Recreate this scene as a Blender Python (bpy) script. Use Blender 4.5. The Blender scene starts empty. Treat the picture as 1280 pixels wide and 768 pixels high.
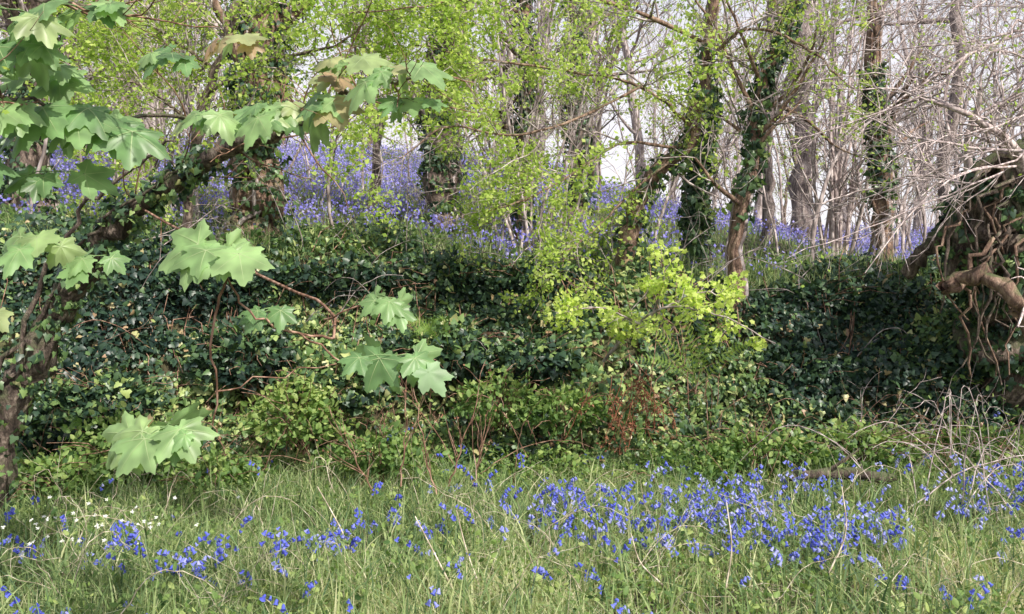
import bpy, math
import numpy as np
rng = np.random.default_rng(11)
U = rng.uniform
def RN(*s): return rng.normal(size=s)

# ---------------------------------------------------------------- helpers
def W(u, v, y):
    """surveyed point: bearing/rise measured from the lane at eye height, at depth y (metres)"""
    return np.array([(u-640)/1108.0*y, y, 1.6+(350-v)/1108.0*y])
def nz(a): return a/np.maximum(np.linalg.norm(a, axis=-1, keepdims=True), 1e-9)
def smooth(a, b, x):
    t = np.clip((x-a)/(b-a), 0, 1); return t*t*(3-2*t)
def hsh(ix, iy, s):
    v = np.sin(ix*127.1+iy*311.7+s*74.7)*43758.5453
    return v-np.floor(v)
def vn(x, y, s=0.0):
    x = np.asarray(x, float); y = np.asarray(y, float)
    ix = np.floor(x); iy = np.floor(y); fx = x-ix; fy = y-iy
    fx = fx*fx*(3-2*fx); fy = fy*fy*(3-2*fy)
    a = hsh(ix, iy, s); b = hsh(ix+1, iy, s); c = hsh(ix, iy+1, s); d = hsh(ix+1, iy+1, s)
    return (a*(1-fx)+b*fx)*(1-fy)+(c*(1-fx)+d*fx)*fy
def fbm(x, y, s=0.0):
    return (vn(x, y, s)+.5*vn(x*2.1, y*2.1, s+3)+.25*vn(x*4.3, y*4.3, s+7))/1.75

def bank_base(x): return 7.0+0.11*np.clip(x, -6, 6)+0.5*(vn(x*.7, x*0, 2)-.5)
def H(x, y):
    x = np.asarray(x, float); y = np.asarray(y, float)
    yb = bank_base(x)
    top = 1.66-0.045*np.clip(x, -7, 7)+0.3*(vn(x*.8, y*0+3, 5)-.5)
    b = smooth(0, 1.25, y-yb)
    b = .35*b+.65*np.clip((y-yb)/1.25, 0, 1)
    sl = .185-.1*smooth(0, 8, x)
    q = np.clip(y-yb-1.4, 0, None)
    rise = sl*np.minimum(q, 23)-.05*np.clip(q-25, 0, 60)
    bump = (fbm(x*1.1, y*1.3, 9)-.5)*(.1+.5*b*(1-smooth(1.2, 3, y-yb)))
    return top*b+rise+bump
def HN(x, y):
    e = .06
    n = np.stack([-(H(x+e, y)-H(x-e, y))/(2*e), -(H(x, y+e)-H(x, y-e))/(2*e), np.ones_like(x)], -1)
    return nz(n)

class MB:
    def __init__(s): s.V=[]; s.F=[]; s.T=[]; s.n=0
    def add(s, v, faces, tint, mat=0):
        v = np.asarray(v, float).reshape(-1, 3)
        if not isinstance(faces, list): faces = [faces]
        for f in faces: s.F.append((np.asarray(f, int)+s.n, mat))
        s.V.append(v); s.T.append(np.broadcast_to(np.asarray(tint, float), (len(v),)).copy()); s.n += len(v)
    def build(s, name, mats, sm=True, parent=None):
        V = np.concatenate(s.V); T = np.concatenate(s.T)
        me = bpy.data.meshes.new(name)
        me.vertices.add(len(V)); me.vertices.foreach_set('co', V.ravel().astype(np.float32))
        li = np.concatenate([f.ravel() for f, m in s.F])
        sz = np.concatenate([np.full(len(f), f.shape[1]) for f, m in s.F])
        mi = np.concatenate([np.full(len(f), m) for f, m in s.F])
        st = np.concatenate([[0], np.cumsum(sz)[:-1]])
        me.loops.add(len(li)); me.loops.foreach_set('vertex_index', li.astype(np.int32))
        me.polygons.add(len(sz)); me.polygons.foreach_set('loop_start', st.astype(np.int32))
        for m in mats: me.materials.append(m)
        me.update(calc_edges=True)
        me.polygons.foreach_set('material_index', mi.astype(np.int32))
        me.polygons.foreach_set('use_smooth', np.full(len(sz), sm))
        a = me.attributes.new('tint', 'FLOAT', 'POINT'); a.data.foreach_set('value', T.astype(np.float32))
        me.validate()
        ob = bpy.data.objects.new(name, me); bpy.context.scene.collection.objects.link(ob)
        if parent: ob.parent = parent
        return ob

def frames(d, n):
    y = nz(d); z = n-y*np.sum(n*y, -1, keepdims=True); z = nz(z+1e-6); x = np.cross(y, z)
    return np.stack([x, y, z], -1)
def inst(B, tv, tf, pos, R, sc, tint, mat=0):
    tv = np.asarray(tv, float); N = len(pos); k = len(tv)
    sc = np.broadcast_to(np.asarray(sc, float), (N,))
    v = np.einsum('nij,kj->nki', R*sc[:, None, None], tv)+pos[:, None, :]
    off = (np.arange(N)*k)[:, None, None]
    fl = tf if isinstance(tf, list) else [tf]
    fs = [(np.asarray(f)[None]+off).reshape(-1, np.asarray(f).shape[1]) for f in fl]
    B.add(v, fs, np.repeat(np.broadcast_to(tint, (N,)), k), mat)
def tubes(B, P, R, sides=4, tint=.5, mat=0, rough=0.0):
    P = np.asarray(P, float); N, n, _ = P.shape
    R = np.broadcast_to(np.asarray(R, float), (N, n))
    t = nz(np.gradient(P, axis=1))
    mean = nz(P[:, -1]-P[:, 0])
    ref = np.where(np.abs(mean[:, 2:3]) > .75, np.array([[1., 0.05, 0]]), np.array([[0.05, 0, 1.]]))
    u = nz(np.cross(t, ref[:, None, :])); w = np.cross(t, u)
    a = np.arange(sides)/sides*2*np.pi
    rr = R[:, :, None]*np.ones(sides)
    if rough: rr = rr*(1+rough*RN(N, 1, sides)*.6+rough*RN(N, n, sides)*.5)
    v = P[:, :, None, :]+rr[..., None]*(np.cos(a)[None, None, :, None]*u[:, :, None, :]+np.sin(a)[None, None, :, None]*w[:, :, None, :])
    i = np.arange(n-1)[:, None]*sides; j = np.arange(sides)[None]; j2 = (j+1) % sides
    f = np.stack([i+j, i+j2, i+sides+j2, i+sides+j], -1).reshape(-1, 4)
    F = (f[None]+(np.arange(N)*n*sides)[:, None, None]).reshape(-1, 4)
    tt = np.repeat(np.broadcast_to(tint, (N,)), n*sides)
    B.add(v, F, tt, mat)
def spline(pts, n=24, jit=0.0):
    P = np.asarray(pts, float); m = len(P)
    P2 = np.vstack([2*P[0]-P[1], P, 2*P[-1]-P[-2]])
    t = np.linspace(0, m-1-1e-6, n); i = t.astype(int); f = (t-i)[:, None]
    a, b, c, d = P2[i], P2[i+1], P2[i+2], P2[i+3]
    o = .5*((2*b)+(c-a)*f+(2*a-5*b+4*c-d)*f*f+(3*b-a-3*c+d)*f**3)
    if jit: o[1:-1] += RN(n-2, 3)*jit
    return o
def at(P, idx, t):
    n = P.shape[1]; s = np.clip(t, 0, .9999)*(n-1); i = s.astype(int); f = (s-i)[:, None]
    a = P[idx, i]; b = P[idx, i+1]
    return a*(1-f)+b*f, nz(b-a)
def kids(P, R, per, L, spread=.8, n=6, wander=.25, up=.0, tmin=.2, rfac=.55, rend=.35, tmax=1.0):
    N = len(P); idx = np.repeat(np.arange(N), per); M = len(idx)
    t = U(tmin, tmax, M); p, tg = at(P, idx, t)
    s = np.clip(t, 0, .9999)*(P.shape[1]-1); r0 = R[idx, s.astype(int)]*rfac
    d = nz(tg*np.cos(spread)+nz(np.cross(tg, RN(M, 3)))*np.sin(spread)*U(.6, 1.3, (M, 1))+np.array([0, 0, up]))
    ln = U(L[0], L[1], M)*(1.15-.5*t)
    pts = [p]
    bend = RN(M, 3)*wander*.5
    for k in range(n-1):
        d = nz(d+RN(M, 3)*wander*.6+bend*.5+np.array([0, 0, up*.25]))
        p = p+d*(ln/(n-1))[:, None]; pts.append(p)
    Pc = np.stack(pts, 1)
    Rc = r0[:, None]*np.linspace(1, rend, n)[None]
    return Pc, Rc
def leafpts(P, per, tmin=.2, off=.02):
    idx = np.repeat(np.arange(len(P)), per); t = U(tmin, 1, len(idx)); p, tg = at(P, idx, t)
    return p+RN(len(idx), 3)*off, tg

# ------------------------------------------------------------- materials
def newmat(name):
    m = bpy.data.materials.new(name); m.use_nodes = True; nt = m.node_tree; nt.nodes.clear()
    out = nt.nodes.new('ShaderNodeOutputMaterial'); return m, nt, out
def ramp(nt, stops):
    r = nt.nodes.new('ShaderNodeValToRGB'); e = r.color_ramp.elements
    while len(e) < len(stops): e.new(.5)
    for k, (p, c) in enumerate(stops): e[k].position = p; e[k].color = (*c, 1)
    return r
def mat_leaf(name, stops, rough=.5, trans=.35, spec=.4, nscale=9., tb=1.5):
    m, nt, out = newmat(name); L = nt.links.new
    at_ = nt.nodes.new('ShaderNodeAttribute'); at_.attribute_name = 'tint'
    r = ramp(nt, stops); L(at_.outputs['Fac'], r.inputs[0]); col = r
    if nscale:
        tc = nt.nodes.new('ShaderNodeTexCoord'); no = nt.nodes.new('ShaderNodeTexNoise'); no.inputs['Scale'].default_value = nscale; no.inputs['Detail'].default_value = 1
        L(tc.outputs['Object'], no.inputs['Vector'])
        mr = nt.nodes.new('ShaderNodeMapRange'); mr.inputs[1].default_value = .3; mr.inputs[2].default_value = .7
        mr.inputs[3].default_value = .7; mr.inputs[4].default_value = 1.3; L(no.outputs[0], mr.inputs[0])
        col = nt.nodes.new('ShaderNodeVectorMath'); col.operation = 'SCALE'; L(r.outputs[0], col.inputs[0]); L(mr.outputs[0], col.inputs['Scale'])
    if spec > 0:
        p = nt.nodes.new('ShaderNodeBsdfPrincipled'); p.inputs['Roughness'].default_value = rough; p.inputs['Specular IOR Level'].default_value = spec
    else: p = nt.nodes.new('ShaderNodeBsdfDiffuse')
    L(col.outputs[0], p.inputs[0])
    if trans > 0:
        t = nt.nodes.new('ShaderNodeBsdfTranslucent'); s2 = nt.nodes.new('ShaderNodeVectorMath'); s2.operation = 'MULTIPLY'
        s2.inputs[1].default_value = (tb*1.1, tb*1.1, tb*.7); L(col.outputs[0], s2.inputs[0]); L(s2.outputs[0], t.inputs[0])
        mx = nt.nodes.new('ShaderNodeMixShader'); mx.inputs[0].default_value = trans
        L(p.outputs[0], mx.inputs[1]); L(t.outputs[0], mx.inputs[2]); L(mx.outputs[0], out.inputs[0])
    else: L(p.outputs[0], out.inputs[0])
    return m
def mat_bark(name, c1, c2, moss, mossamt=.5, scale=7., bump=.9, simple=False):
    m, nt, out = newmat(name); L = nt.links.new
    tc = nt.nodes.new('ShaderNodeTexCoord'); mp = nt.nodes.new('ShaderNodeMapping'); mp.inputs['Scale'].default_value = (1, 1, .3)
    L(tc.outputs['Object'], mp.inputs[0])
    n1 = nt.nodes.new('ShaderNodeTexNoise'); n1.inputs['Scale'].default_value = scale*2.5; n1.inputs['Detail'].default_value = 1 if simple else 6; n1.inputs['Roughness'].default_value = .75
    L(mp.outputs[0], n1.inputs[0]); r = ramp(nt, [(.36, tuple(x*(.6 if simple else .25) for x in c1)), (.5, c1), (.64, c2)]); L(n1.outputs[0], r.inputs[0])
    if simple:
        p = nt.nodes.new('ShaderNodeBsdfDiffuse'); L(r.outputs[0], p.inputs[0]); L(p.outputs[0], out.inputs[0]); return m
    n2 = nt.nodes.new('ShaderNodeTexNoise'); n2.inputs['Scale'].default_value = scale*.6; n2.inputs['Detail'].default_value = 6; n2.inputs['Roughness'].default_value = .7
    L(tc.outputs['Object'], n2.inputs[0])
    g = nt.nodes.new('ShaderNodeNewGeometry'); sp = nt.nodes.new('ShaderNodeSeparateXYZ'); L(g.outputs['Normal'], sp.inputs[0])
    ma = nt.nodes.new('ShaderNodeMath'); ma.operation = 'MULTIPLY_ADD'; ma.inputs[1].default_value = .2; L(sp.outputs[2], ma.inputs[0]); L(n2.outputs[0], ma.inputs[2])
    mr = nt.nodes.new('ShaderNodeMapRange'); mr.inputs[1].default_value = .75-.4*mossamt; mr.inputs[2].default_value = .9-.4*mossamt; L(ma.outputs[0], mr.inputs[0])
    mx = nt.nodes.new('ShaderNodeMix'); mx.data_type = 'RGBA'; L(mr.outputs[0], mx.inputs[0]); L(r.outputs[0], mx.inputs[6]); mx.inputs[7].default_value = (*moss, 1)
    p = nt.nodes.new('ShaderNodeBsdfPrincipled'); p.inputs['Roughness'].default_value = .9; L(mx.outputs[2], p.inputs['Base Color'])
    b = nt.nodes.new('ShaderNodeBump'); b.inputs['Strength'].default_value = bump; b.inputs['Distance'].default_value = .05
    L(n1.outputs[0], b.inputs['Height']); L(b.outputs[0], p.inputs['Normal']); L(p.outputs[0], out.inputs[0]); return m

M_ivy = mat_leaf('ivy_leaf', [(0, (.02,.045,.035)), (.35, (.05,.1,.055)), (.65, (.14,.24,.08)), (.88, (.4,.5,.17)), (.93, (.46,.46,.22)), (1, (.4,.24,.15))], .4, .12, .5, 0)
M_herb = mat_leaf('herb_leaf', [(0, (.07,.14,.05)), (.5, (.2,.32,.09)), (1, (.46,.54,.2))], .5, .35, .3, 0)
M_grass = mat_leaf('grass_blade', [(0, (.09,.16,.08)), (.45, (.27,.38,.15)), (.75, (.54,.6,.31)), (.9, (.76,.74,.48)), (1, (.84,.78,.6))], .5, .35, .3, 0, 1.2)
M_haw = mat_leaf('hawthorn_leaf', [(0, (.18,.3,.06)), (.5, (.38,.53,.12)), (1, (.66,.76,.26))], .5, .5, 0, 0, 1.3)
M_syc = mat_leaf('sycamore_leaf', [(0, (.1,.17,.09)), (.4, (.19,.34,.14)), (.75, (.34,.5,.22)), (.9, (.42,.45,.22)), (1, (.42,.3,.18))], .4, .4, .5, 14, 1.3)
M_vein = mat_leaf('leaf_vein', [(0, (.36,.48,.24)), (1, (.46,.54,.3))], .6, .2, .3, 0)
M_fern = mat_leaf('fern_leaf', [(0, (.14,.28,.06)), (1, (.46,.6,.16))], .5, .4, .3, 0)
M_dead = mat_leaf('dead_leaf', [(0, (.13,.05,.035)), (.5, (.3,.13,.08)), (1, (.5,.33,.22))], .8, .1, 0, 0)
M_bell = mat_leaf('bluebell_petal', [(0, (.09,.11,.62)), (.5, (.17,.21,.87)), (1, (.55,.57,.97))], .5, .3, .3, 0, 1.1)
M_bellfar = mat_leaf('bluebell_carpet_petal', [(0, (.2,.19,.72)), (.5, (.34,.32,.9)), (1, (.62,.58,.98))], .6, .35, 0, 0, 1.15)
M_stem = mat_leaf('green_stem', [(0, (.14,.24,.1)), (1, (.28,.38,.18))], .5, .0, 0, 0)
M_white = mat_leaf('white_petal', [(0, (.75,.77,.72)), (1, (.85,.86,.82))], .5, .2, 0, 0, .8)
M_bark = mat_bark('bark_brown', (.19,.14,.12), (.42,.33,.27), (.13,.17,.07), .35)
M_barkw = mat_bark('bark_warm', (.27,.17,.125), (.54,.39,.29), (.14,.17,.07), .35)
M_barkm = mat_bark('bark_mossy', (.15,.11,.09), (.42,.34,.28), (.16,.18,.09), .6, 9, 1.)
M_barkg = mat_bark('bark_grey', (.36,.3,.29), (.66,.58,.57), (.18,.2,.12), .15, 7, .2, True)
M_barkg2 = mat_bark('bark_grey_rough', (.3,.24,.23), (.58,.5,.47), (.18,.2,.12), .15)
M_twig = mat_bark('twig_pale', (.5,.41,.4), (.78,.68,.66), (.25,.25,.15), .1, 12, .2, True)
M_twigr = mat_bark('twig_brown', (.24,.14,.1), (.46,.3,.23), (.14,.14,.08), .1, 12, .2, True)
M_dry = mat_bark('dry_stalk', (.5,.42,.32), (.8,.72,.6), (.4,.38,.22), .1, 12, .2, True)

m, nt, out = newmat('woodland_soil'); L = nt.links.new
tc = nt.nodes.new('ShaderNodeTexCoord')
n1 = nt.nodes.new('ShaderNodeTexNoise'); n1.inputs['Scale'].default_value = 2.5; n1.inputs['Detail'].default_value = 8; n1.inputs['Roughness'].default_value = .7
n2 = nt.nodes.new('ShaderNodeTexNoise'); n2.inputs['Scale'].default_value = 30; n2.inputs['Detail'].default_value = 5
L(tc.outputs['Object'], n1.inputs[0]); L(tc.outputs['Object'], n2.inputs[0])
r1 = ramp(nt, [(.3, (.05,.036,.025)), (.5, (.08,.08,.04)), (.7, (.11,.16,.06))]); L(n1.outputs[0], r1.inputs[0])
r2 = ramp(nt, [(.3, (.45,.45,.45)), (.7, (1.6,1.5,1.4))]); L(n2.outputs[0], r2.inputs[0])
mu = nt.nodes.new('ShaderNodeVectorMath'); mu.operation = 'MULTIPLY'; L(r1.outputs[0], mu.inputs[0]); L(r2.outputs[0], mu.inputs[1])
p = nt.nodes.new('ShaderNodeBsdfPrincipled'); p.inputs['Roughness'].default_value = .95; L(mu.outputs[0], p.inputs['Base Color'])
b = nt.nodes.new('ShaderNodeBump'); b.inputs['Strength'].default_value = .8; b.inputs['Distance'].default_value = .05; L(n2.outputs[0], b.inputs['Height']); L(b.outputs[0], p.inputs['Normal'])
L(p.outputs[0], out.inputs[0]); M_soil = m

# ------------------------------------------------------------- ground
xs = np.concatenate([[-500, -250, -120, -60, -35], np.arange(-22, 22.01, .16), [35, 60, 120, 250, 500]])
ys = np.concatenate([[-60, -20, -8, -2], np.arange(0, 6, .25), np.arange(6, 10, .07), np.arange(10, 40, .4), [45, 55, 70, 100, 160, 300, 600]])
X, Y = np.meshgrid(xs, ys); Z = H(X, Y)
nx, ny = len(xs), len(ys); i = np.arange(ny-1)[:, None]*nx; j = np.arange(nx-1)[None]
G = MB(); G.add(np.stack([X, Y, Z], -1), np.stack([i+j, i+j+1, i+nx+j+1, i+nx+j], -1).reshape(-1, 4), .5)
G.build('ground', [M_soil])

# ------------------------------------------------------------- leaf templates
def fan(outl, z=0.12):
    o = np.array(outl, float); n = len(o); c = np.array([[0, .35, 0]])
    v = np.vstack([c, np.c_[o, -z*np.abs(o[:, 0])*1.2-z*.8*(o[:, 1]-.35)**2]])
    k = np.arange(n); return v, np.stack([np.zeros(n, int), k+1, (k+1) % n+1], -1)
IVY = fan([(0,.08),(.32,-.08),(.5,.22),(.3,.42),(.27,.6),(0,1),(-.27,.6),(-.3,.42),(-.5,.22),(-.32,-.08)], .25)
OVAL = fan([(0,0),(.22,.2),(.3,.5),(.17,.8),(0,1),(-.17,.8),(-.3,.5),(-.22,.2)], .3)
HAW = fan([(0,0),(.2,.25),(.42,.5),(.25,.6),(.3,.9),(0,.85),(-.3,.9),(-.25,.6),(-.42,.5),(-.2,.25)], .25)
DIA = (np.array([(0,0,0),(.36,.45,-.1),(0,1,-.05),(-.36,.45,-.1)], float), np.array([(0,1,2),(0,2,3)]))
def scatter(B, T, pos, d, n, sc, tint, mat=0): inst(B, T[0], T[1], pos, frames(d, n), sc, tint, mat)
def blades(B, base, Hh, lean, w, tint, mat=0, segs=4):
    N = len(base); az = U(0, 2*np.pi, N); side = np.stack([np.cos(az), np.sin(az), np.zeros(N)], -1)
    t = np.linspace(0, 1, segs); ww = (1-t**1.8)*.5; ww[-1] = .02
    c = base[:, None]+t[None, :, None]*Hh[:, None, None]*np.array([0, 0, 1.])*(1-.3*t[None, :, None]**2*np.linalg.norm(lean, axis=1)[:, None, None])+(t**2)[None, :, None]*lean[:, None]*Hh[:, None, None]
    l = c-side[:, None]*(w[:, None]*ww[None])[..., None]; r = c+side[:, None]*(w[:, None]*ww[None])[..., None]
    v = np.stack([l, r], 2).reshape(N, -1, 3); k = np.arange(segs-1)*2
    f = np.stack([k, k+1, k+3, k+2], -1); F = (f[None]+(np.arange(N)*segs*2)[:, None, None]).reshape(-1, 4)
    B.add(v, F, np.repeat(tint, segs*2), mat)
def lean2(N, a):
    az = U(0, 2*np.pi, N); m_ = np.abs(RN(N))*a; return np.stack([np.cos(az)*m_, np.sin(az)*m_, np.zeros(N)], -1)

# ------------------------------------------------------------- ivy on the bank
def bankpts(N, lo=-.15, hi=2.0, xr=(-7, 7.5)):
    x = U(*xr, N*3); y = bank_base(x)+U(lo, hi, N*3)
    e = .05; g = np.abs(H(x, y+e)-H(x, y-e))/(2*e); wgt = np.sqrt(1+g*g)
    k = U(0, 2.6, N*3) < wgt; return x[k][:N], y[k][:N]
B = MB(); x, y = bankpts(90000)
nrm = HN(x, y); bul = fbm(x*1.5+9, (y+H(x, y))*1.5, 21)
depth = .02+.8*np.clip(bul-.32, 0, 1)*U(.2, 1, len(x))
pos = np.stack([x, y, H(x, y)], -1)+nrm*depth[:, None]
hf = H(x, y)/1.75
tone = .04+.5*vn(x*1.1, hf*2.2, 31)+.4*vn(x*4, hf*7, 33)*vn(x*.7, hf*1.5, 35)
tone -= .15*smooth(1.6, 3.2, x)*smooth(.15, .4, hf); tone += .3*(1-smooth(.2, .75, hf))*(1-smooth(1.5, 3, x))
tone -= .3*np.exp(-((x+3.4)/.9)**2)*smooth(.2, .5, hf)  # shaded hollow under the leaning trunk, its shade put into the leaf tint
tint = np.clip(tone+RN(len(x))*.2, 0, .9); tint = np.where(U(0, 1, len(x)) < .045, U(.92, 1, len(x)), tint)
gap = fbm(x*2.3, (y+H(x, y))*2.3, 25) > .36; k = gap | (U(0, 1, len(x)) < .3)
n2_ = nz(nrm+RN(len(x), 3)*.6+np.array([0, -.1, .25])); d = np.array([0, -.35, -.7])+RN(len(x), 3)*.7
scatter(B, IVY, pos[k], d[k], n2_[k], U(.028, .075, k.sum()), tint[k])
n_ = 200; x0 = U(-6, 6, n_); y0 = bank_base(x0)+U(.5, 1.35, n_); pts = []; dx = RN(n_)*.08
for k in range(9):
    xx = x0+dx*k+RN(n_)*.03; yy = y0-k*.09
    pts.append(np.stack([xx, yy, H(xx, yy)+.16+.08*RN(n_)], -1))
tubes(B, np.stack(pts, 1), np.linspace(.005, .0025, 9)[None], 4, .5, 1)
B.build('ivy', [M_ivy, M_twigr])

# ------------------------------------------------------------- herbs and bushes
B = MB(); N = 26000
x = U(-6, 7, N); hfac = np.clip(np.abs(RN(N))*.45-.5, -.6, 1.1); y = bank_base(x)+hfac
k = vn(x*1.5, y*2.2, 41) > .42; x, y = x[k], y[k]; nrm = HN(x, y)
pos = np.stack([x, y, H(x, y)], -1)+nrm*(U(.02, .45, len(x))*vn(x*2.5, y*2.5, 44))[:, None]
scatter(B, OVAL, pos, RN(len(x), 3)*.7+np.array([0, -.3, -.1]), nz(RN(len(x), 3)*.6+np.array([0, -.25, .8])), U(.025, .06, len(x)), np.clip(.35+.6*(vn(x*2, y*2, 43)-.4)+RN(len(x))*.25, 0, 1))
x = U(-7, 7, 13000); y = bank_base(x)+U(1.1, 3.4, 13000)
pos = np.stack([x, y, H(x, y)+U(0, .38, 13000)*vn(x*1.7, y, 46)], -1)
scatter(B, OVAL, pos, RN(13000, 3), nz(RN(13000, 3)*.6+np.array([0, -.2, .8])), U(.03, .08, 13000), np.clip(.22+RN(13000)*.25, 0, .8))
B.build('bank_herbs', [M_herb])
def bush(name, lst, leaf, sz, mats):
    B = MB()
    for (u, v, y0, rx, rz, tn, n_) in lst:
        c = W(u, v, y0); dd = nz(RN(n_, 3)); rr = U(.35, 1, n_)**.6*(.35+1.15*fbm(dd[:, 0]*2.6+u, dd[:, 2]*2.6+v, 3))
        p = c+dd*rr[:, None]*np.array([rx*1.25, rx*.55, rz])
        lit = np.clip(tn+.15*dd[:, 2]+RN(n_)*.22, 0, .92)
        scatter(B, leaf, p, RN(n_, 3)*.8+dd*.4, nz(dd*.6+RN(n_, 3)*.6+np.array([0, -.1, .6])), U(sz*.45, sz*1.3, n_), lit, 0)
        ns = 22; b0 = np.repeat((c+np.array([0, .1, -rz]))[None], ns, 0)+RN(ns, 3)*.05; e0 = c+nz(RN(ns, 3)+np.array([0, -.2, .5]))*np.array([rx, rx, rz])*U(1, 1.6, (ns, 1))
        tt = np.linspace(0, 1, 8)[None, :, None]; P = b0[:, None]*(1-tt)+e0[:, None]*tt+np.array([0, 0, .12])*np.sin(tt*3.14)+RN(ns, 8, 3)*.01
        tubes(B, P, np.linspace(.004, .002, 8)[None], 4, .5, 1)
    B.build(name, mats)
bush('bramble_bush', [(370,515,6.6,.34,.3,.6,1100),(150,560,6.4,.4,.28,.4,1100),(60,600,6.1,.4,.22,.4,1000),(260,600,6.3,.35,.2,.4,900),(470,570,6.5,.35,.2,.35,800),
   (620,500,7.0,.35,.22,.4,800),(710,515,6.9,.3,.2,.35,700),(1080,560,7.0,.5,.2,.4,1100),(1220,560,7.2,.5,.22,.4,1000),(950,560,6.9,.35,.16,.35,700)], OVAL, .055, [M_herb, M_twigr])
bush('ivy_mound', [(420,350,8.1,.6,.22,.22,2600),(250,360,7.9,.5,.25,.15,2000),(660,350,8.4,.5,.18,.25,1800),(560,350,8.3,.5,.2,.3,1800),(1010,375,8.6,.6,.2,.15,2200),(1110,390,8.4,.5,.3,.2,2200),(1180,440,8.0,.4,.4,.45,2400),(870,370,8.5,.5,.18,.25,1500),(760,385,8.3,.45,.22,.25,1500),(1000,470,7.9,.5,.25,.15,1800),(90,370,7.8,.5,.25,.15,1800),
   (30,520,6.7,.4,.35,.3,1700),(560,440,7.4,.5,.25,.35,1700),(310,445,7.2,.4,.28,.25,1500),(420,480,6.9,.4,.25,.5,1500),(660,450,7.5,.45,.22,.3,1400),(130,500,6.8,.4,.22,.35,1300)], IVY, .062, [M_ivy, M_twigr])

B = MB(); N = 98000
y = 2.6+U(0, 1, N)**.9*5; x = U(-1, 1, N)*(.66*y+.5); k = y < bank_base(x)+.25; x, y = x[k], y[k]
dn = fbm(x*1.2, y*1.2, 51); k = U(0, 1, len(x)) < -.25+2.1*dn; x, y, dn = x[k], y[k], dn[k]
base = np.stack([x, y, H(x, y)-.01], -1)
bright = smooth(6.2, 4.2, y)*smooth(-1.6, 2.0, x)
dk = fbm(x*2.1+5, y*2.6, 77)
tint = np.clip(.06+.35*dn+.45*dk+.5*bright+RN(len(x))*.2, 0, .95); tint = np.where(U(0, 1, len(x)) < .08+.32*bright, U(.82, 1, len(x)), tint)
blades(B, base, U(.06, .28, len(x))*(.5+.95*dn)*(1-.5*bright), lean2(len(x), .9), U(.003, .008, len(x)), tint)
N = 9000; y = U(3, 7.2, N); x = U(-1, 1, N)*(.62*y+.4); k = y < bank_base(x)+.1; x, y = x[k], y[k]
blades(B, np.stack([x, y, H(x, y)], -1), U(.18, .36, len(x)), lean2(len(x), .9), U(.009, .017, len(x)), np.clip(.36+RN(len(x))*.24, 0, .85), 0, 6)
N = 9000; x = U(-8, 8, N); y = bank_base(x)+1.15+np.abs(RN(N))*1.0; k = vn(x*1.3, y, 57) > .45; x, y = x[k], y[k]; N = len(x)
blades(B, np.stack([x, y, H(x, y)], -1), U(.15, .42, N), lean2(N, .5), U(.006, .014, N), np.clip(.45+RN(N)*.2, 0, .85))
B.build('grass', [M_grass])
B = MB(); N = 22000; y = U(3, 7.1, N); x = U(-1, 1, N)*(.62*y+.4); k = (vn(x*2.2, y*2.2, 47) > .48) & (y < bank_base(x)+.1); x, y = x[k], y[k]; N = len(x)
scatter(B, OVAL, np.stack([x, y, H(x, y)+U(.03, .2, N)], -1), RN(N, 3), nz(RN(N, 3)*.5+np.array([0, -.2, .9])), U(.012, .05, N), np.clip(.5+RN(N)*.28, 0, 1))
B.build('verge_weeds', [M_herb])

# ------------------------------------------------------------- bluebells
a = np.arange(6)/6*2*np.pi
rings = [(.16, 0), (.3, -.3), (.3, -.72), (.58, -.98)]
bv = np.concatenate([np.c_[np.cos(a)*r, np.sin(a)*r, np.full(6, z)] for r, z in rings]+[np.array([[0, 0, .12]])])
bf = [np.array([(k*6+j, k*6+(j+1) % 6, (k+1)*6+(j+1) % 6, (k+1)*6+j) for k in range(3) for j in range(6)]), np.array([(24, (j+1) % 6, j) for j in range(6)])]
def bluebells(name, x, y):
    B = MB(); N = len(x); hh = U(.15, .4, N); az = U(0, 2*np.pi, N); o = np.stack([np.cos(az), np.sin(az), 0*az], -1)
    ts = np.linspace(0, 1, 7); nod = .28
    c = np.stack([x, y, H(x, y)], -1)[:, None]+hh[:, None, None]*((ts-.18*ts**5)[None, :, None]*np.array([0, 0, 1.])+(nod*ts**3.2)[None, :, None]*o[:, None])+lean2(N, .06)[:, None]*ts[None, :, None]
    tubes(B, c, np.linspace(.0035, .0018, 7)[None], 4, .4, 1)
    pn = 8; idx = np.repeat(np.arange(N), pn); t = np.tile(np.linspace(.6, 1, pn), N)+U(-.02, .02, N*pn)
    kp = U(0, 1, N*pn) < np.repeat(U(.45, 1, N), pn)
    pp, tg = at(c, idx, t); side = np.tile(np.where(np.arange(pn) % 2, 1, -1), N)[:, None]
    per = np.cross(o[idx], [0, 0, 1.]); out_ = nz(o[idx]*.7+per*side*.8+RN(N*pn, 3)*.25)
    zax = nz(-out_*.55+np.array([0, 0, 1.])*U(.5, 1, (N*pn, 1))); Rm = frames(np.cross(zax, RN(N*pn, 3)), zax)
    pale = smooth(-.5, 2.5, x)*.25
    tn = np.clip(np.repeat(U(.05, .75, N)+pale, pn)+RN(N*pn)*.16, 0, 1)
    inst(B, bv, bf, (pp+out_*.011)[kp], Rm[kp], U(.016, .026, kp.sum()), tn[kp], 0)
    B.build(name, [M_bell, M_stem])
N = 5600; y = U(3.4, 7.5, N); x = U(-1, 1, N)*(.62*y+.3)
dens = np.exp(-((y-5.1-.1*x)/.75)**2)*smooth(-1.4, .4, x)*.75+np.exp(-((y-4.2)/.55)**2)*(1-smooth(-1.2, 0, x))*.3+.1*(y < 7.3)*smooth(-1.5, 0, x)+.03
dens *= np.clip((fbm(x*2.4, y*2.8, 61)-.38)*4.5, 0.06, 1.4)*(1-.8*smooth(4.7, 4.1, y)*smooth(.6, 1.4, x))
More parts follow.
